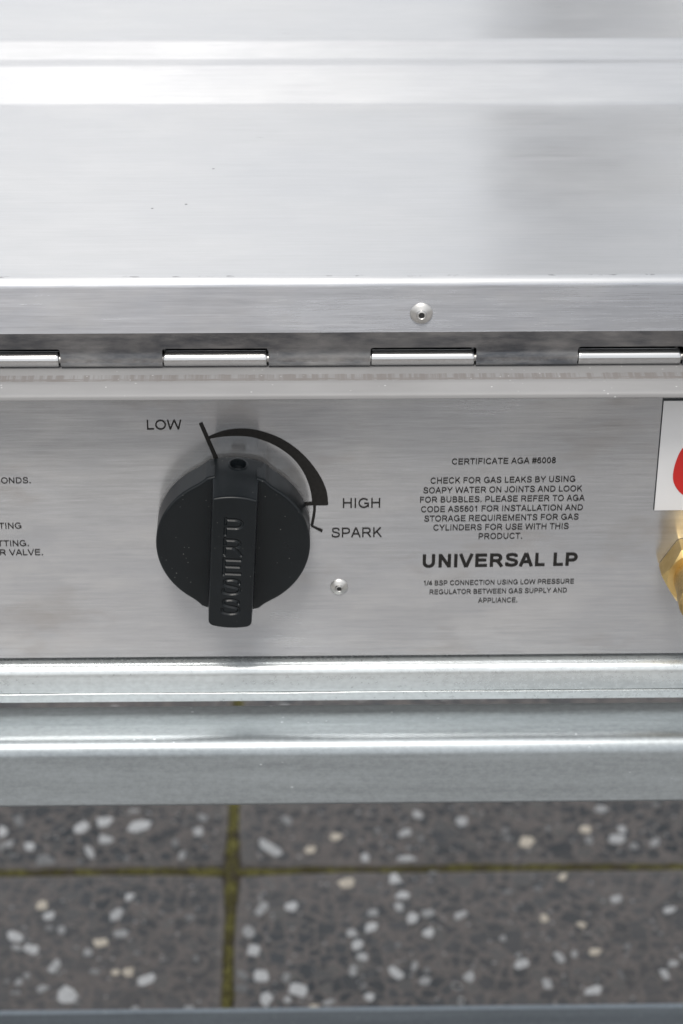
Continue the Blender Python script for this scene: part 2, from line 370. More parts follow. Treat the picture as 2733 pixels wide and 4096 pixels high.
# ------------------------------------------------------------------ stroke lettering (plain grotesque capitals, 1000 units to the em, capitals 716 high)
def arc(cx, cy, rx, ry, a0, a1, n=14):
    return [(cx+rx*cos(radians(a0+(a1-a0)*k/n)), cy+ry*sin(radians(a0+(a1-a0)*k/n))) for k in range(n+1)]
def spline(pts, n=5):
    out = []
    for i in range(len(pts)-1):
        p0 = pts[max(0, i-1)]; p1 = pts[i]; p2 = pts[i+1]; p3 = pts[min(len(pts)-1, i+2)]
        for k in range(n):
            t = k/n
            out.append(tuple(.5*((2*p1[d])+(-p0[d]+p2[d])*t+(2*p0[d]-5*p1[d]+4*p2[d]-p3[d])*t*t+(-p0[d]+3*p1[d]-3*p2[d]+p3[d])*t**3) for d in (0, 1)))
    out.append(pts[-1]); return out
def glyph(ch, w):
    h = w/2; T = 716-h; B = h; L = 79+h
    def bowl(x0, x1, y0, y1): r = (y1-y0)/2; return [(x0, y1)]+arc(x1-r*1.05, (y0+y1)/2, r*1.05, r, 90, -90, 12)+[(x0, y0)]
    g = {
     'A': (667, [[(14+h*.9, 0), (334-h*.15, 716)], [(653-h*.9, 0), (334+h*.15, 716)], [(150, 250), (518, 250)]]),
     'B': (667, [[(L, 0), (L, 716)], bowl(L, 565-h, 385, T), bowl(L, 625-h, B, 385)]),
     'C': (722, [arc(385, 358, 338-h, 370-h, 38, 326, 26)]),
     'D': (722, [[(L, 0), (L, 716)], [(L, T), (330, T)]+arc(330, 358, 343-h, 358-h, 84, -84, 18)+[(330, B), (L, B)]]),
     'E': (667, [[(L, 0), (L, 716)], [(L, T), (612, T)], [(L, 372), (580, 372)], [(L, B), (622, B)]]),
     'F': (611, [[(L, 0), (L, 716)], [(L, T), (565, T)], [(L, 360), (515, 360)]]),
     'G': (778, [arc(395, 358, 345-h, 370-h, 42, 318, 26)+[(715-h, 118), (715-h, 330)], [(415, 330), (715, 330)]]),
     'H': (722, [[(L, 0), (L, 716)], [(722-L, 0), (722-L, 716)], [(L, 380), (722-L, 380)]]),
     'I': (278, [[(139, 0), (139, 716)]]),
     'J': (500, [[(415-h, 716), (415-h, 200)]+arc(222+h*.1, 190, 193-h, 202-h, 0, -180, 14)]),
     'K': (667, [[(L, 0), (L, 716)], [(610-h, 716), (L, 235)], [(290, 440), (665-h*1.2, 0)]]),
     'L': (556, [[(L, 0), (L, 716)], [(L, B), (520, B)]]),
     'M': (833, [[(L-6, 0), (L-6, 716)], [(839-L, 0), (839-L, 716)], [(L+h*.2, 700), (416, 20)], [(833-L-h*.2, 700), (416, 20)]]),
     'N': (722, [[(L, 0), (L, 716)], [(722-L, 0), (722-L, 716)], [(L, 690), (722-L, 26)]]),
     'O': (778, [arc(389, 358, 343-h, 370-h, 0, 360, 32)]),
     'P': (667, [[(L, 0), (L, 716)], bowl(L, 622-h, 292+h*.2, T)]),
     'Q': (778, [arc(389, 358, 343-h, 370-h, 0, 360, 32), [(445, 190), (715, -20)]]),
     'R': (722, [[(L, 0), (L, 716)], bowl(L, 640-h, 330, T), [(370, 330), (470, 250), (665-h*.5, 0)]]),
     'S': (667, [spline([(590-h*.6, 505+h*.2), (530, 625-h*.2), (420, T+8), (310, T+10), (180, T-25), (135+h*.3, 535), (190, 430), (330, 375), (470, 335), (570-h*.2, 270), (582-h*.3, 180), (510, B+32), (350, B-10), (220, B+10), (130, 100), (92+h*.6, 222)], 4)]),
     'T': (611, [[(305, 0), (305, 716)], [(22, T), (590, T)]]),
     'U': (722, [[(L, 716), (L, 290)]+arc(361, 270, 361-L, 282-h, 180, 360, 16)+[(722-L, 290), (722-L, 716)]]),
     'V': (667, [[(10+h*.9, 716), (334-h*.1, 0)], [(657-h*.9, 716), (334+h*.1, 0)]]),
     'W': (944, [[(14+h, 716), (215, 10)], [(215, 10), (472, 706)], [(472, 706), (729, 10)], [(729, 10), (930-h, 716)]]),
     'Y': (667, [[(10+h, 716), (334, 300)], [(657-h, 716), (334, 300)], [(334, 320), (334, 0)]]),
     '0': (556, [arc(278, 353, 236-h, 365-h, 0, 360, 28)]),
     '1': (556, [[(330, 0), (330, 716)], [(330, 690), (230, 585), (120, 535)]]),
     '4': (556, [[(390-h*.3, 0), (390-h*.3, 716)], [(370, 690), (40, 215), (530, 215)]]),
     '5': (556, [[(480, 716-h), (150, 716-h), (95, 365), (110, 350)]+arc(270, 240, 225-h, 245-h, 128, -160, 18)]),
     '6': (556, [arc(283, 235, 230-h, 245-h, 0, 360, 24), arc(300, 330, 255-h, 390-h, 48, 190, 16)]),
     '8': (556, [arc(278, 535, 205-h, 185-h, 0, 360, 22), arc(278, 200, 235-h, 210-h, 0, 360, 24)]),
     '#': (556, [[(110, -10), (215, 725)], [(330, -10), (435, 725)], [(15, 475), (540, 475)], [(15, 235), (540, 235)]]),
     '/': (278, [[(15, -10), (262, 725)]]),
     '.': (278, [[(120, 0), (120, 110)], [(158, 0), (158, 110)]]),
     ' ': (278, []),
    }
    return g[ch]
def stroke_ribbon(pts, w, verts, faces, lift):
    P = [Vector(p) for p in pts]; closed = (P[0]-P[-1]).length < 1e-6
    if closed: P = P[:-1]
    n = len(P); s = len(verts)
    for i, p in enumerate(P):
        a = P[i-1] if (i or closed) else None; b = P[(i+1) % n] if (i < n-1 or closed) else None
        d1 = (p-a).normalized() if a is not None else (b-p).normalized(); d2 = (b-p).normalized() if b is not None else d1
        n1 = Vector((-d1.y, d1.x)); n2 = Vector((-d2.y, d2.x)); q = (n1+n2).normalized(); k = w/2/max(.45, q.dot(n1))
        verts.append((p+q*k, lift)); verts.append((p-q*k, lift))
    for i in range(n if closed else n-1):
        j = (i+1) % n; faces.append((s+2*i, s+2*i+1, s+2*j+1, s+2*j))
def text_strokes(txt, w):
    x = 0; out = []
    for ch in txt:
        adv, st = glyph(ch, w)
        for s in st: out.append([(p[0]+x, p[1]) for p in s])
        x += adv
    return out
def lettering(txt, pl, pr, cap_px, parent, w=98, natural=None):
    """txt printed on the panel; pl, pr = source pixels of the ends of its baseline"""
    a, b = on_y(*pl), on_y(*pr)
    up = on_y(pl[0], pl[1]-cap_px)
    capz = (up-a).z/716
    st = text_strokes(txt, w); xs = [p[0] for s in st for p in s]; x0, x1 = min(xs)-w*.3, max(xs)+w*.3
    wx = 1 if not natural else natural
    sx = (b-a).length/(x1-x0); dirx = (b-a).normalized()
    if natural: sx = natural*capz
    verts = []; faces = []
    for i, s in enumerate(st): stroke_ribbon(s, w, verts, faces, i % 6)
    o = []
    for p, lift in verts:
        xx = (p.x-x0)*sx if not natural else (b-a).length-(x1-p.x)*sx
        q = a+dirx*xx; o.append((q.x, -.00022-lift*.000006, q.z+p.y*capz))
    me = bpy.data.meshes.new('lettering'); me.from_pydata(o, [], faces); me.update()
    return link('lettering', me, M['print'], parent)

# ================================================================== THE GROUND
ZG = -0.55
pave = bpy.data.objects.new('pavement', box_me('pavement', (-60, -60, ZG-.30), (60, 60, ZG-.012))); COL.objects.link(pave)
pave.data.materials.append(M['groundfar']); pave['kind'] = 'structure'
bed = link('joint_grit', mesh('joint_grit', [(-3, -3, ZG-.0036), (3, -3, ZG-.0036), (3, 3, ZG-.0036), (-3, 3, ZG-.0036)], [(0, 1, 2, 3)]), M['soil'], pave)
bed['kind'] = 'stuff'
jh = (on_z(0, 3487, ZG)+on_z(2733, 3459, ZG))/2       # the joint running across the picture
jv0, jv1 = on_z(938, 3290, ZG), on_z(906, 3990, ZG)   # the joint running away from us
JX = (jv0.x+jv1.x)/2; JY = jh.y
PS, GAP = .40, .0058
def paver_mesh(seed):
    rnd = random.Random(seed); h = (PS-GAP)/2; n = 10; ring = []
    for sx, sy in ((-1, -1), (1, -1), (1, 1), (-1, 1)):
        for k in range(n):
            t = k/n
            if (sx, sy) == (-1, -1): p = (-h+2*h*t, -h)
            elif (sx, sy) == (1, -1): p = (h, -h+2*h*t)
            elif (sx, sy) == (1, 1): p = (h-2*h*t, h)
            else: p = (-h, h-2*h*t)
            ring.append(p)
    v = []; f = []; m = len(ring)
    for ins, z in ((0, -.04), (0, -.0035), (.0012, -.0010), (.0035, 0)):
        for x, y in ring:
            r = noise.noise(Vector((x*60, y*60, seed*3.1)))*.0016
            kx = (h-ins-r)/h if z > -.01 else 1
            cx, cy = x*kx, y*kx
            if abs(abs(x)-h) < 1e-6 and abs(abs(y)-h) < 1e-6 and z > -.02: cx *= .988; cy *= .988
            v.append((cx, cy, z))
    for i in range(3):
        for k in range(m): j = (k+1) % m; f.append((i*m+k, i*m+j, (i+1)*m+j, (i+1)*m+k))
    f.append(tuple(3*m+k for k in range(m)))
    return mesh('paver', v, f, 50)
pmeshes = [paver_mesh(s) for s in range(4)]
for m_ in pmeshes: m_.materials.append(M['paver'])
pavers = {}
for i in range(-6, 6):
    for j in range(-6, 6):
        o = link('paver', pmeshes[(i*3+j*5) % 4], None, pave)
        o.location = (JX+(i+.5)*PS, JY+(j+.5)*PS, ZG+random.uniform(-.0006, .0006))
        pavers[i, j] = o
# unseen pale strip of ground, added in front to brighten the panel's reflections
added_path = bpy.data.objects.new('path', box_me('path', (-40, -.98, ZG-.02), (40, -.30, ZG+.004), .002)); COL.objects.link(added_path)
added_path.data.materials.append(mat_plain('added_path_concrete', (.41, .40, .39), .85, 0, .3, .12, 12)); added_path['kind'] = 'structure'
# white and grey stone chips set in the pavers; x, y, w, h in zoomed crops of the photo: (crop, ...)
CR = {1: (0, 3200, 1.6333), 2: (0, 3600, 1.6333), 3: (900, 3200, 1.6333), 4: (900, 3600, 1.6333), 5: (1800, 3200, 1.6806), 6: (1800, 3600, 1.6806)}
CHIPS = {
1: [(15,210,80,90,0,.9),(60,290,85,65,0,.7),(10,310,40,70,0,.5),(125,140,70,90,0,.35),(195,305,90,65,0,.9),(75,365,50,40,0,.2),(300,395,190,90,0,.4),(535,182,125,75,-20,.9),(680,145,150,75,-5,.95),(915,170,190,85,-12,1),(880,75,90,30,0,.6),(690,262,130,70,10,.75),(590,345,115,60,60,.75),(520,405,60,40,0,.2),(830,390,60,50,0,.25),(1325,120,85,60,10,.55),(1295,210,75,75,0,.75),(1145,285,50,70,0,.4),(1192,365,60,75,20,.65),(845,638,90,62,0,.95),(278,690,90,70,0,.8,1),(320,757,110,62,-15,.9),(765,750,125,80,-30,.8),(1245,765,75,45,0,.4)],
2: [(105,240,140,75,10,.95),(110,310,95,50,5,.6),(210,325,120,85,25,1),(320,185,70,50,0,.3),(403,198,62,60,0,.6),(790,220,125,62,0,.7),(660,278,120,78,5,.85,1),(575,345,62,65,0,.7),(895,350,70,35,0,.3),(362,430,135,65,-50,.8),(755,475,68,56,0,.85,1),(838,472,90,85,0,.9,1),(955,522,140,76,-20,1),(620,470,85,40,0,.45),(125,540,75,50,-40,.6),(175,495,60,50,-20,.5),(45,535,45,40,0,.4),(278,582,110,58,-25,.7),(440,618,150,125,0,.95),(100,608,90,35,0,.5),(885,710,62,42,0,.6),(1238,706,85,44,0,.7),(1280,385,50,50,0,.3),(555,735,60,30,0,.5)],
3: [(295,305,220,75,32,.75),(405,128,90,60,25,.5),(555,322,100,65,0,.75,1),(725,237,100,62,10,.75,1),(915,375,90,80,0,.8),(1000,195,60,50,0,.3),(1178,210,115,72,-20,.75),(1282,247,50,45,0,.4),(1193,378,140,58,0,.8),(1262,90,105,62,20,.75),(1195,310,40,40,0,.3),(798,542,140,82,-10,.95,1),(1112,520,115,85,10,1),(1162,622,110,68,5,.9),(1132,700,85,62,30,.8),(1335,740,105,75,0,.7),(235,715,140,78,-50,.7),(435,697,115,82,0,.9),(965,740,95,65,0,.7),(1225,775,92,85,0,.9),(1360,480,80,30,0,.3)],
4: [(155,215,95,90,30,.6),(190,327,115,105,0,1),(240,497,125,108,0,1),(115,495,90,70,30,.35),(110,580,110,80,0,.25),(400,510,75,105,20,.55),(478,590,135,112,15,.9),(405,657,62,55,0,.8),(272,650,115,135,5,.95),(680,670,105,52,-20,.65),(580,698,82,42,0,.6,1),(830,218,78,66,0,.85),(955,182,110,74,-15,.95),(862,295,95,85,0,1),(900,375,90,66,10,.8),(838,460,78,95,0,.7),(1330,215,100,82,0,.95),(1120,475,150,72,35,.9),(1238,435,62,78,0,.7),(1310,530,98,66,10,.7),(945,637,82,76,0,.9),(910,565,42,52,0,.4),(1515,565,95,46,15,.7),(1545,660,52,56,0,.8),(1130,298,52,46,0,.4),(1320,460,50,50,0,.3)],
5: [(80,138,115,80,0,.8),(515,277,120,85,0,.9,1),(1015,55,130,66,10,.6),(915,195,100,60,10,.6,2),(938,270,68,80,0,.55),(1125,260,130,78,10,.85),(1158,195,78,66,0,.75),(1380,280,110,68,-20,.6),(1238,305,80,50,0,.45),(662,187,50,50,0,.3),(372,205,60,50,0,.3),(390,255,60,40,0,.3),(758,520,82,56,-50,.8,1),(590,600,65,45,0,.4),(385,622,80,40,0,.35),(1115,668,90,72,0,.85),(1475,742,115,58,-10,.9),(1385,25,70,30,0,.4),(70,775,120,58,-25,.8)],
6: [(635,122,85,68,10,.85,1),(885,168,95,56,20,.7,1),(355,260,56,50,0,.6),(485,432,135,74,-12,.9),(460,375,52,42,0,.5),(735,385,100,62,50,.8),(838,362,56,60,0,.6),(978,352,100,62,-5,.95,1),(1195,318,42,60,0,.35),(1500,430,84,52,0,.75),(1445,505,115,68,55,.75),(1150,505,100,42,60,.25),(655,562,105,82,15,.85),(965,612,150,88,-8,1),(128,520,95,82,-40,.75),(45,582,84,56,10,.7),(80,682,62,56,-20,.8),(1562,380,40,50,0,.6)],
}
def chip_mesh(pts, h, seed):
    """a worn chip: polygon sunk in the slab with a softly domed face standing h proud"""
    n = len(pts); c = Vector((sum(p[0] for p in pts)/n, sum(p[1] for p in pts)/n))
    v = []; f = []
    for k, z in ((1.0, -.003), (1.0, h*.35), (.82, h)):
        for p in pts: q = c+(Vector(p)-c)*k; v.append((q.x, q.y, z))
    for i in range(2):
        for k in range(n): j = (k+1) % n; f.append((i*n+k, i*n+j, (i+1)*n+j, (i+1)*n+k))
    f.append(tuple(2*n+k for k in range(n)))
    return mesh('stone_chip', v, f, 60)
taken = []
for cr, L in CHIPS.items():
    ox, oy, s = CR[cr]
    for q in L:
        cx, cy, w, h, ang, br = q[:6]; tint = q[6] if len(q) > 6 else 0
        rnd = random.Random(int(cx*7+cy*13+cr)); n = rnd.randint(5, 7); a = radians(ang); pts = []
        for k in range(n):
            t = 2*pi*(k+rnd.uniform(-.34, .34))/n; rr = rnd.uniform(.80, 1.18)
            # sub-circular corner points, squarer than an ellipse
            e = .75; u = math.copysign(abs(cos(t))**e, cos(t))*w/2*rr*.84; v_ = math.copysign(abs(sin(t))**e, sin(t))*h/2*rr*.84
            X = cx+u*cos(a)-v_*sin(a); Y = cy+u*sin(a)+v_*cos(a)
            P = on_z(ox+X/s, oy+Y/s, ZG); pts.append((P.x, P.y))
        mx = sum(p[0] for p in pts)/n; my = sum(p[1] for p in pts)/n
        i = math.floor((mx-JX)/PS); j = math.floor((my-JY)/PS); pv = pavers[i, j]
        me = chip_mesh([(p[0]-pv.location.x, p[1]-pv.location.y) for p in pts], .0005, cx)
        o = link('stone_chip', me, CH[2] if tint else CHV[max(0, min(5, int((br-.15)/.85*6)))], pv)
        taken.append((mx, my))
# the same kind of chips on the paving the photo does not show, joined
V = []; F = []
for _ in range(2600):
    x, y = random.uniform(-1.1, 1.1), random.uniform(-1.2, 1.3)
    fx = ((x-JX)/PS) % 1; fy = ((y-JY)/PS) % 1
    if min(fx, 1-fx, fy, 1-fy) < .03: continue
    if -.33 < x < .36 and .24 < y < .60: continue
    n = random.randint(5, 7); r = random.uniform(.0025, .0065); asp = random.uniform(.55, 1); ro = random.uniform(0, pi); b = len(V)
    for k in range(n):
        t = 2*pi*k/n; rr = random.uniform(.75, 1.15)*r; u, w_ = cos(t)*rr, sin(t)*rr*asp
        V.append((x+u*cos(ro)-w_*sin(ro), y+u*sin(ro)+w_*cos(ro), ZG+.0011))
    F.append(tuple(range(b, b+n)))
o = link('scattered_stone_chips', mesh('scattered_stone_chips', V, F), CH[3], pave); o['kind'] = 'stuff'
# moss filling the joints: a lumpy strip along each
def moss_strip(V, F, p0, p1, w, seed, n, gaps):
    d = (p1-p0); L = d.length; d.normalize(); s = Vector((-d.y, d.x, 0)); b = len(V); m = 9
    for i in range(n+1):
        t = i/n; c = p0+d*(L*t)
        amp = .5+.5*noise.noise(Vector((t*L*14, seed, 0))); amp = .15+1.1*max(0, amp+.25*noise.noise(Vector((t*L*60, seed+9, 0))))
        for k in range(m):
            u = -1+2*k/(m-1)
            P = c+s*(u*w*(.92+.6*noise.noise(Vector((t*L*130, u*2, seed+4)))))
            z = (1-u*u)*.0036*amp*(.55+.8*abs(noise.noise(Vector((t*L*330, u*4, seed)))))+noise.noise(P*900)*.0009+noise.noise(P*260)*.0012
            V.append((P.x, P.y, ZG-.0046+z+.0032*amp))
    for i in range(n):
        for k in range(m-1): F.append((b+i*m+k, b+i*m+k+1, b+(i+1)*m+k+1, b+(i+1)*m+k))
V = []; F = []
for jj in (-1, 0, 1):
    y = JY+jj*PS; moss_strip(V, F, Vector((-.8, y, 0)), Vector((.8, y, 0)), .0042, 3+jj, 900, True)
for ii in (-1, 0, 1):
    x = JX+ii*PS; moss_strip(V, F, Vector((x, -.2, 0)), Vector((x, .9, 0)), .0042, 11+ii, 700, True)
o = link('moss', mesh('moss', V, F, 80), M['moss'], pave); o['kind'] = 'stuff'

# unseen building added beyond the barbecue to darken what the lid mirrors at right
def pbox(name, lo, hi, mat, parent, bev=0): 
    o = link(name, box_me(name, lo, hi, bev), mat); o.parent = parent; o.matrix_parent_inverse = Matrix.Translation(parent.location).inverted(); return o
added_house = empty('added_house', (6.2, 14, ZG), 'unseen pale two-storey building, added to darken the right side of the steel lid', 'added_house')
M['render_wall'] = mat_plain('pale_rendered_wall', (.82, .82, .81), .9, 0, .2, .06, 4)
M['roof'] = mat_plain('slate_roof', (.12, .13, .15), .8, 0, .3, .2, 6)
M['glass'] = mat_plain('window_glass', (.03, .035, .04), .08)
M['joinery'] = mat_plain('white_joinery', (.75, .75, .75), .5)
hw_ = pbox('wall', (2.15, 12, ZG), (10.5, 19, ZG+6.2), M['render_wall'], added_house)
for wx in (3.2, 5.6, 8.0):
    for wz in (.9, 3.7):
        fr = pbox('window', (wx, 11.94, ZG+wz), (wx+1.3, 11.998, ZG+wz+1.4), M['joinery'], added_house)
        pn = link('pane', box_me('pane', (wx+.08, 11.92, ZG+wz+.08), (wx+1.22, 11.938, ZG+wz+1.32)), M['glass']); pn.parent = fr
v = [(1.6, 11.6, ZG+6.203), (10.9, 11.6, ZG+6.203), (10.9, 19.4, ZG+6.203), (1.6, 19.4, ZG+6.203), (1.6, 15.5, ZG+8.2), (10.9, 15.5, ZG+8.2)]
rf = link('roof', mesh('roof', v, [(0, 1, 2, 3), (0, 1, 5, 4), (2, 3, 4, 5), (1, 2, 5), (3, 0, 4)]), M['roof'])
rf.parent = added_house; rf.matrix_parent_inverse = Matrix.Translation(added_house.location).inverted()

# ================================================================== THE STAND
X0, X1 = -.43, .43
stand = empty('stand', (0, .12, ZG), 'galvanised steel stand with long horizontal rails under the barbecue', 'stand')
def sub(o, parent):
    o.parent = parent; o.matrix_parent_inverse = Matrix.Translation(parent.location).inverted(); return o
def P_(name, me, mat, parent): return sub(link(name, me, mat), parent)
# top rail: folded strip right under the front panel, with a hem along its foot
ztr = -.0647
path = [(.0100, ztr), (-.0042, ztr), (-.0042, -.0762), (-.0010, -.0762)]
def bent(name, path, radii, t, x0, x1, mat, parent):
    o = bent_sheet(name, path, radii, t, x0, x1, mat, None); return sub(o, parent)
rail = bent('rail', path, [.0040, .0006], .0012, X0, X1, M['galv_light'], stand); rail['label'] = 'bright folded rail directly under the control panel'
V = []; F = []; n = 260
for i in range(n+1):
    x = X0+(X1-X0)*i/n; e = min(.0001, noise.noise(Vector((x*70, 1, 0)))*.00022+noise.noise(Vector((x*18, 5, 0)))*.0004)
    for yy, zz in ((.0005, -.07642+e), (-.00410, -.07642+e), (-.00418, -.0765+e), (-.00418, -.0801), (-.0036, -.0804)): V.append((x, yy, zz))
for i in range(n):
    for k in range(4): F.append((i*5+k, i*5+k+1, i*5+5+k+1, i*5+5+k))
hem = link('rail_hem', mesh('rail_hem', V, F, 25), M['galv_light']); hem.parent = rail
# square tube in front
yb2 = -.0010; zt2 = on_y(1366, 2814, yb2).z; yf2 = on_z(1366, 2975, zt2).y; zb2 = on_y(1366, 3225, yf2).z
r2 = .0032
poly = []
tube = [(yb2, zt2), (yf2, zt2-.0003), (yf2, zb2), (yb2, zb2)]
def round_poly(c, r, n=7):
    out = []; m = len(c)
    for i in range(m):
        seg = fillet([c[i-1], c[i], c[(i+1) % m]], r[i] if isinstance(r, (list, tuple)) else r, n); out += seg[1:-1]
    return out
def bar(name, corners, r, x0, x1, mat, parent):
    v, f = extrude_poly(round_poly(corners, r), x0, x1); return P_(name, mesh(name, v, f, 25), mat, parent)
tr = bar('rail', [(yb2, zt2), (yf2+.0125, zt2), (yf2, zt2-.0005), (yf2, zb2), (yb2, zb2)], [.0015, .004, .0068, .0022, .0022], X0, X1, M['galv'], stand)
tr['label'] = 'thick square rail in front of the folded one'
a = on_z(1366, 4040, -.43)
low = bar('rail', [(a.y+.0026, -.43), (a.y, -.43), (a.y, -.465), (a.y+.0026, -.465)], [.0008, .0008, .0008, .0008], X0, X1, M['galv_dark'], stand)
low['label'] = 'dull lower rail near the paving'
for sx in (X0+.0, X1-.025):
    for yy in (.0014, .27):
        v = [(sx, yy), (sx+.025, yy), (sx+.025, yy+.025), (sx, yy+.025)]
        lg = P_('leg', box_me('leg', (sx, yy+.0005, ZG+.012), (sx+.025, yy+.0255, -.0662), .002, 2), M['galv'], stand)
        ft = link('foot', box_me('foot', (sx-.001, yy-.0005, ZG), (sx+.026, yy+.0265, ZG+.0118), .002, 1), M['rubber']); ft.parent = lg
    P_('cross_rail', box_me('cross_rail', (sx+.002, .0285, -.105), (sx+.023, .2695, -.082), .002, 2), M['galv'], stand)

# ================================================================== THE BARBECUE
bbq = empty('barbecue', (0, .12, -.0627), 'brushed stainless steel gas barbecue with hinged lid and printed control panel', 'barbecue')
ZT = .09484; YF = -.006
# lid: front lip, flat top, stepped back
s35, c35 = sin(radians(25)), cos(radians(25))
y1 = .1566
q = [(YF, .0750), (YF, ZT), (y1, ZT)]
y, z = y1+.0223*c35, ZT+.0223*s35; q.append((y, z))
y += .0052; q.append((y, z)); y += .0115*c35; z += .0115*s35; q.append((y, z)); q.append((.36, z)); q.append((.36, .0560))
lid = bent('lid', q, [.0030, .0050, .0060, .0045, .0070, .004], -.0011, X0, X1, M['lid'], bbq)
lid.data.materials.append(M['face'])
for p in lid.data.polygons:
    if p.normal.y < -.9 and p.center.y < YF+.0005: p.material_index = 1
def rivet(centre, R, parent, name='rivet'):
    prof = [(R, 0), (R, R*.06), (R*.93, R*.14), (R*.72, R*.26), (R*.52, R*.34), (R*.47, R*.37), (R*.40, R*.52), (R*.33, R*.55), (R*.27, R*.50), (R*.25, R*.36)]
    o = link(name, lathe(name, prof, centre, 40), M['rivet']); o.parent = parent; o.matrix_parent_inverse = parent.matrix_world.inverted()
    b = lathe('bore', [(R*.245, R*.30), (R*.245, R*.42)], centre, 24)
    o.data.materials.append(M['hole']); k = len(o.data.vertices)
    bm = bmesh.new(); bm.from_mesh(o.data); m0 = len(bm.faces); bm.from_mesh(b); bm.faces.ensure_lookup_table()
    for f in bm.faces[m0:]: f.material_index = 1
    bm.to_mesh(o.data); bm.free(); return o
bpy.context.view_layer.update()
def in_parent(o, parent):
    o.parent = parent; o.matrix_parent_inverse = parent.matrix_world.inverted(); return o
rivet(on_y(1686, 1253, YF), .0039, lid)

# hinge: one leaf with slots, bright knuckles in the slots
YL = -.0046; RH = .0028; YH = YL+RH; ZH = .06316; ZS = .06835
hinge = in_parent(link('hinge_leaf', bpy.data.meshes.new('hinge_leaf')), bbq)
PITCHX = .0714; K0 = -.06155; KW = .03555
kn = [(K0+i*PITCHX, K0+i*PITCHX+KW) for i in range(-5, 7)]
V = []; F = []
def add(v, f):
    b = len(V); V.extend(v); F.extend([tuple(b+i for i in x) for x in f])
v, f = extrude_poly([Vector(p) for p in ((YL, ZS), (YL, .0772), (YL+.0009, .0772), (YL+.0009, ZS))], X0, X1); add(v, f)
edges = [X0]+[e for k in kn for e in (k[0]-.0003, k[1]+.0006) if X0 < e < X1]+[X1]
inside0 = any(k[0]-.0003 <= X0 < k[1]+.0006 for k in kn)
spans = [(edges[i], edges[i+1]) for i in range(len(edges)-1) if not any(k[0]-.0004 <= (edges[i]+edges[i+1])/2 <= k[1]+.0007 for k in kn)]
for a0, a1 in spans:
    pr = [Vector((YL, ZS-.00002)), Vector((YL, ZH+.0008)), Vector((YL, ZH+.0004))]
    for k in range(0, 15):
        t = pi+radians(195)*k/14; pr.append(Vector((YH+RH*cos(t), ZH+RH*sin(t))))
    pr = pr+offset(pr, .0009)[::-1]
    # rounded shoulders where the tab leaves the strip
    v, f = extrude_poly(pr, a0, a1); add(v, f)
    for s, xe in ((-1, a0), (1, a1)):
        if abs(xe) > .42: continue
        rr = .0010; b = len(V)
        pts = [(xe, ZS), (xe, ZS-rr)]+[(xe+s*(rr-rr*cos(t)), ZS-rr+rr*sin(t)) for t in [pi/2*k/5 for k in range(1, 6)]]
        for yy in (YL, YL+.0009): V.extend([(p[0], yy, p[1]) for p in pts])
        m = len(pts); F.append(tuple(b+i for i in range(m))); F.append(tuple(b+m+i for i in range(m))[::-1])
        for i in range(m): F.append((b+i, b+(i+1) % m, b+m+(i+1) % m, b+m+i))
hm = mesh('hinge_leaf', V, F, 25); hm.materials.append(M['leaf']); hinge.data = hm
pin = in_parent(link('hinge_pin', lathe('hinge_pin', [(.0015, 0), (.0015, X1-X0-.002)], (X0+.001, YH, ZH), 16, Vector((1, 0, 0))), M['rivet']), hinge)
base_k = None
for a0, a1 in kn:
    if base_k is None:
        L = a1-a0; R_ = RH-.0001
        base_k = lathe('knuckle', [(R_-.0005, 0), (R_-.00012, .00015), (R_, .0005), (R_, .0010), (R_, L-.0010), (R_, L-.0005), (R_-.00012, L-.00015), (R_-.0005, L)], (0, 0, 0), 40, Vector((1, 0, 0)))
        base_k.materials.append(M['knuckle'])
    o = link('knuckle', base_k, None); o.location = (a0, YH+.0001, ZH); bpy.context.view_layer.update(); in_parent(o, hinge)

# ledge in front of the panel that the hinge is fixed to
ZF = ZH-RH-.0001
bent('front_ledge', [(.010, ZF), (-.0145, ZF), (-.0203, ZF-.0016), (-.0205, ZF-.0036), (-.0150, ZF-.0036)], [.004, .0012, .0005], .0010, X0, X1, M['flange'], bbq)
# folded-down leaf behind the slots, so that no daylight shows through them
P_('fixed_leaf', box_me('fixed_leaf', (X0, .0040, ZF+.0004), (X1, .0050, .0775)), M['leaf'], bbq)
# front panel
panel = P_('front_panel', box_me('front_panel', (X0, 0, -.0629), (X1, .0012, ZF-.0012), .0003, 1), M['panel'], bbq)
P_('side_panel', box_me('side_panel', (X0, .0015, -.0629), (X0+.0012, .345, .0560), .0003), M['body'], bbq)
P_('side_panel', box_me('side_panel', (X1-.0012, .0015, -.0629), (X1, .345, .0560), .0003), M['body'], bbq)
P_('back_panel', box_me('back_panel', (X0+.0015, .3435, -.0629), (X1-.0015, .3448, .0560), .0003), M['body'], bbq)
P_('floor_tray', box_me('floor_tray', (X0+.0015, .002, -.0620), (X1-.0015, .343, -.0608), .0003), M['body'], bbq)
bpy.context.view_layer.update()

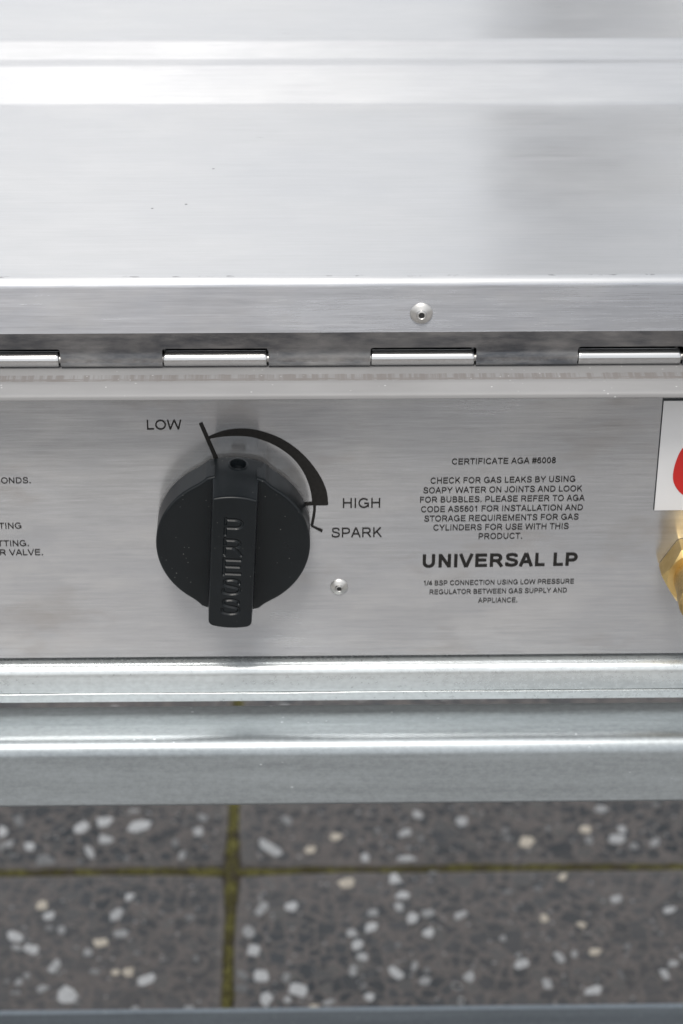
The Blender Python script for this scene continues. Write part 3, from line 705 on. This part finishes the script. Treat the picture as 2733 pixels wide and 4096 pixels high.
# printing on the panel
def T5(txt, uL, uR, vL, vR, cap, w=102):
    o = lettering(txt, (1560+uL/1.3367, 1560+vL/1.3367), (1560+uR/1.3367, 1560+vR/1.3367), cap/1.3367, None, w); return in_parent(o, panel)
T5('CERTIFICATE AGA #6008', 332, 886, 398, 390, 31)
T5('CHECK FOR GAS LEAKS BY USING', 218, 992, 500, 490, 31)
T5('SOAPY WATER ON JOINTS AND LOOK', 180, 1027, 552, 541, 31)
T5('FOR BUBBLES. PLEASE REFER TO AGA', 162, 1040, 602, 591, 31)
T5('CODE AS5601 FOR INSTALLATION AND', 167, 1030, 653, 642, 31)
T5('STORAGE REQUIREMENTS FOR GAS', 185, 1007, 703, 692, 31)
T5('CYLINDERS FOR USE WITH THIS', 233, 954, 751, 742, 31)
T5('PRODUCT.', 475, 706, 797, 794, 31)
T5('UNIVERSAL LP', 178, 998, 949, 938, 70, 150)
T5('1/4 BSP CONNECTION USING LOW PRESSURE', 180, 985, 1045, 1034, 25, 100)
T5('REGULATOR BETWEEN GAS SUPPLY AND', 213, 945, 1092, 1082, 25, 100)
T5('APPLIANCE.', 472, 680, 1137, 1134, 25, 100)
def TS(txt, pl, pr, cap, w=92, nat=None): return in_parent(lettering(txt, pl, pr, cap, None, w, nat), panel)
TS('LOW', (590, 1718), (726, 1717), 38)
TS('HIGH', (1373, 2031), (1520, 2030), 38)
TS('SPARK', (1328, 2149), (1527, 2147), 38)
for t, u, v in (('SECONDS.', 262, 795), ('SETTING', 187, 1183), ('SETTING.', 247, 1333), ('ER VALVE.', 367, 1410)):
    TS(t, (0, 1560+v/2.137+1), (u/2.137, 1560+v/2.137), 23.4, 92, 1.02)
# dial scale: tapering crescent, ticks
def zz(x, y): return (540+x/1.8233, 1600+y/1.8233)
def flat(name, pts, mat, parent, y=-.00022, thick=None):
    P = [on_y(*p, 0) for p in pts]
    me = bpy.data.meshes.new(name); me.from_pydata([(p.x, y, p.z) for p in P], [], [tuple(range(len(P)))]); me.update()
    return in_parent(link(name, me, mat), parent)
outer = spline([(538, 264), (640, 225), (740, 209), (850, 212), (960, 238), (1070, 283), (1160, 340), (1240, 410), (1310, 492), (1365, 580), (1400, 670), (1411, 764)], 4)
inner = spline([(545, 281), (640, 265), (740, 260), (850, 268), (960, 301), (1060, 351), (1150, 420), (1215, 500), (1260, 590), (1285, 680), (1293, 764)], 4)
def resample(p, n):
    d = [0]
    for a_, b_ in zip(p, p[1:]): d.append(d[-1]+hypot(b_[0]-a_[0], b_[1]-a_[1]))
    out = []; i = 0
    for k in range(n+1):
        t = d[-1]*k/n
        while i < len(p)-2 and d[i+1] < t: i += 1
        f = (t-d[i])/max(1e-9, d[i+1]-d[i]); out.append((p[i][0]+(p[i+1][0]-p[i][0])*f, p[i][1]+(p[i+1][1]-p[i][1])*f))
    return out
outer, inner = resample(outer, 50), resample(inner, 50)
V = []; F = []
for a_, b_ in zip(outer, inner):
    for p in (a_, b_): q_ = on_y(*zz(*p)); V.append((q_.x, -.00022, q_.z))
for i in range(len(outer)-1): F.append((2*i, 2*i+1, 2*i+3, 2*i+2))
me = bpy.data.meshes.new('dial_arc'); me.from_pydata(V, [], F); me.update(); in_parent(link('dial_arc', me, M['print']), panel)
flat('dial_mark', [zz(*p) for p in ((467, 171), (492, 160), (612, 428), (582, 438))], M['print'], panel, -.00024)
flat('dial_mark', [zz(*p) for p in ((1215, 741), (1400, 741), (1400, 766), (1215, 766))], M['print'], panel, -.00026)
flat('dial_mark', [zz(*p) for p in ((1300, 766), (1321, 766), (1320, 800), (1314, 850), (1302, 910), (1282, 905), (1293, 850), (1300, 800))], M['print'], panel, -.00024)
flat('dial_mark', [zz(*p) for p in ((1278, 905), (1286, 922), (1364, 964), (1371, 944))], M['print'], panel, -.00026)
for c in [o for o in panel.children if o.name.startswith('dial_')]: pass
rivet(on_y(1357, 2347, 0), .0033, panel)
# sticker with red flame
def plate(name, pts, mat, parent, y0, y1):
    P = [on_y(*p, 0) for p in pts]; n = len(P)
    v = [(p.x, y0, p.z) for p in P]+[(p.x, y1, p.z) for p in P]
    f = [tuple(range(n)), tuple(range(2*n-1, n-1, -1))]+[(i, (i+1) % n, n+(i+1) % n, n+i) for i in range(n)]
    return in_parent(link(name, mesh(name, v, f), mat), parent)
stc = plate('sticker', [(2655, 1601), (3330, 1596), (3310, 2033), (2617, 2038)], M['white'], bbq, -.00005, -.0006)
plate('sticker_edge', [(2652, 1594), (3334, 1589), (3334, 2030), (2613.5, 2037)], M['edge'], stc, -.00004, -.00035)
fl = spline([(2985, 1640), (2900, 1690), (2800, 1735), (2733, 1786), (2704, 1840), (2691, 1899), (2700, 1940), (2733, 1977), (2800, 2008), (2880, 2012), (2960, 1995), (3020, 1950), (3040, 1890), (3020, 1830), (2990, 1780), (2975, 1720), (2985, 1640)], 5)[:-1]
plate('flame', fl, M['red'], stc, -.0006, -.00072)
# brass gas connection
gx = on_y(2783, 2290, -.006)
gas = in_parent(link('gas_fitting', lathe('gas_fitting', [(.0080, 0), (.0080, .0060)], (gx.x, 0, gx.z), 40), M['brass']), bbq)
hexr = .0127; V = []; F = []; nh = 72; prof = [(0.0016, 1.0, 0), (.0022, 1.0, 0), (.0085, 1.0, 0), (.0096, .0, 1), (.0096, .0, 2)]
def hexrad(t):
    t = (t) % (pi/3); return hexr*cos(pi/6)/cos(t-pi/6)
rows = []
for yy, mode in ((.0003, 0), (.0010, 1), (.0086, 1), (.0100, 3), (.0101, 4)):
    for k in range(nh):
        t = 2*pi*k/nh; r = hexrad(t); rc = hexr*cos(pi/6)*.985
        if mode == 0: r = min(r, hexr*.97)
        if mode == 3: r = rc
        if mode == 4: r = rc*.93
        d = yy
        if mode == 1 and yy > .005: d = .0098-max(0, (r-rc))*.95
        V.append((gx.x+r*cos(t), -d, gx.z+r*sin(t)))
for i in range(4):
    for k in range(nh): j = (k+1) % nh; F.append((i*nh+k, i*nh+j, (i+1)*nh+j, (i+1)*nh+k))
F.append(tuple(range(nh))); F.append(tuple(4*nh+k for k in range(nh)))
nut = in_parent(link('nut', mesh('nut', V, F, 22), M['brass']), gas)
nip = in_parent(link('nipple', lathe('nipple', [(.0086, .0095), (.0086, .0200), (.0090, .0206), (.0090, .0260), (.0080, .0270), (.0050, .0270)], (gx.x, 0, gx.z), 40), M['brass_cast']), gas)

# control knob: round body flaring into a grip bar, engraved letters
KC = on_y(933, 2179, -.0140); KX, KZ = KC.x, KC.z
KROT = radians(-3.1)
def kpt(u, d, v):      # knob coordinates: u right, v up along the grip, d distance out from the panel
    return (KX+u*cos(KROT)-v*sin(KROT), -d, KZ+u*sin(KROT)+v*cos(KROT))
knob = in_parent(bpy.data.objects.new('control_knob', None), bbq); COL.objects.link(knob)
RD = .0274
def smin(a, b, k): h = max(0, min(1, .5+.5*(b-a)/k)); return b*(1-h)+a*h-k*h*(1-h)
def sdf(x, y):
    return smin(hypot(x, y)-RD, max(abs(x)-.0083, hypot(x, y)-.0266), .0066)
def rad(t):
    lo, hi = .02, .04
    for _ in range(26):
        m = (lo+hi)/2
        if sdf(m*cos(t), m*sin(t)) < 0: lo = m
        else: hi = m
    return lo
NK = 360; R0 = [rad(2*pi*k/NK) for k in range(NK)]
R0 = [min(r_, .0266) if abs(r_*cos(2*pi*k/NK)) < .0074 else r_ for k, r_ in enumerate(R0)]
V = []; F = []
prof = [(-.0004, .0016), (0, .0016), (0, .0022), (.00, .0125)]+[(-.0009*(1-cos(a)), .0131+.0009*sin(a)) for a in [radians(15*k) for k in range(7)]]+[(-.0014, .0140), (-.0050, .01395), (-.0105, .0138), (-.018, .0137), (-.0265, .0136)]
for dr, d in prof:
    for k in range(NK):
        t = 2*pi*k/NK; bl = min(1, max(0, d/.014)); r = R0[k]*(1-bl*.0)+dr
        V.append(kpt(r*cos(t), d, r*sin(t)))
for i in range(len(prof)-1):
    for k in range(NK): j = (k+1) % NK; F.append((i*NK+k, i*NK+j, (i+1)*NK+j, (i+1)*NK+k))
F.append(tuple(range(NK))); F.append(tuple((len(prof)-1)*NK+k for k in range(NK)))
body = in_parent(link('knob_body', mesh('knob_body', V, F, 40), M['knob']), knob)
# grip: dense front face with the letters pressed in, drafted walls, hole in its upper end
DF = .0268; HW = .0077; RE = .0272
def front_pt(u, v):      # u, v in [-1, 1]
    x = u*HW; return x, v*(sqrt(RE*RE-x*x)-corner(u, v, HW))
def corner(u, v, hw):    # softened corners, rounder at the lower end
    rc = .0017 if v < 0 else .0004
    s_ = hw*(1-abs(u))
    return rc-sqrt(max(0, rc*rc-(rc-s_)**2)) if s_ < rc else 0
SW = .00042
letters = []
ypos = [.0152, .0069, -.0013, -.0096, -.0180]
LW, LH = .0058, .0066
for ch, yc in zip('PRESS', ypos):
    adv, st = glyph(ch, 100); xs = [p[0] for s in st for p in s]; x0_, x1_ = min(xs), max(xs)
    for s in st:
        letters.append([((p[0]-(x0_+x1_)/2)/(x1_-x0_)*LW, (p[1]-358)/716*LH+yc) for p in s])
segs = [(Vector(a_), Vector(b_)) for s in letters for a_, b_ in zip(s, s[1:])]
def groove(x, y):
    if abs(x) > .0045: return 0
    p = Vector((x, y)); best = 9
    for a_, b_ in segs:
        if abs(a_.y-y) > .003 and abs(b_.y-y) > .003: continue
        ab = b_-a_; t = max(0, min(1, (p-a_).dot(ab)/max(1e-12, ab.length_squared))); d = (p-a_-ab*t).length
        if d < best: best = d
    w = .00052
    if best > w*1.5: return 0
    if best < w: return -.00062*sqrt(1-(best/w)**2*.88)
    return -.00062*sqrt(.12)*(1-(best/w-1)/.5)**2
NU, NV = 110, 360
V = []; F = []; front = {}
for j in range(NV+1):
    for i in range(NU+1):
        u, v = -1+2*i/NU, -1+2*j/NV; x, y = front_pt(u, v)
        edge = min(HW-abs(x), sqrt(RE*RE-x*x)-abs(y))
        front[i, j] = len(V); V.append(kpt(x*.93, DF+groove(x*.93, y*.975), y*.975))
for j in range(NV):
    for i in range(NU): F.append((front[i, j], front[i+1, j], front[i+1, j+1], front[i, j+1]))
loop = [(i, 0) for i in range(NU)]+[(NU, j) for j in range(NV)]+[(i, NV) for i in range(NU, 0, -1)]+[(0, j) for j in range(NV, 0, -1)]
prev = [front[p] for p in loop]
# walls: rounding ring by ring, then draft towards the panel
rings = [(1-cos(radians(a)), sin(radians(a))) for a in (15, 30, 45, 60, 75, 90)]
depths = []
for oc, os_ in rings: depths.append((os_, oc*.0007))
nw = 46
for k in range(1, nw+1): depths.append((1, .0007+(DF-.0007-.0018)*k/nw))
for os_, dep in depths:
    cur = []
    tt = min(1, dep/.024)
    for (i, j) in loop:
        u, v = -1+2*i/NU, -1+2*j/NV
        hw = HW+.0003*tt+.0015*tt**2.2; re = RE+.0003*tt+.0014*tt
        x = u*hw; y = v*(sqrt(re*re-x*x)-corner(u, v, hw))
        x0_, y0_ = front_pt(u, v); x0_ *= .93; y0_ *= .975
        if tt == 0 or os_ < 1: X = x0_+(x-x0_)*os_; Y = y0_+(y-y0_)*os_
        else: X, Y = x, y
        # soften the vertical corners
        if abs(u) > .86 and abs(v) > .97:
            pass
        # hole in the upper end wall
        if j == NV and os_ == 1:
            d = hypot((x-.0006)/.0028, (dep-.0205)/.0029)
            if d < 1.0: Y -= .0042*min(1, (1-d)/.16)
            elif d < 1.3: Y += .00025*(1-abs(d-1.15)/.15)
        cur.append(len(V)); V.append(kpt(X, DF-dep, Y))
    m = len(loop)
    for k in range(m): jn = (k+1) % m; F.append((prev[k], prev[jn], cur[jn], cur[k]))
    prev = cur
F.append(tuple(prev))
grip = in_parent(link('grip', mesh('grip', V, F, 50), M['knob']), knob)
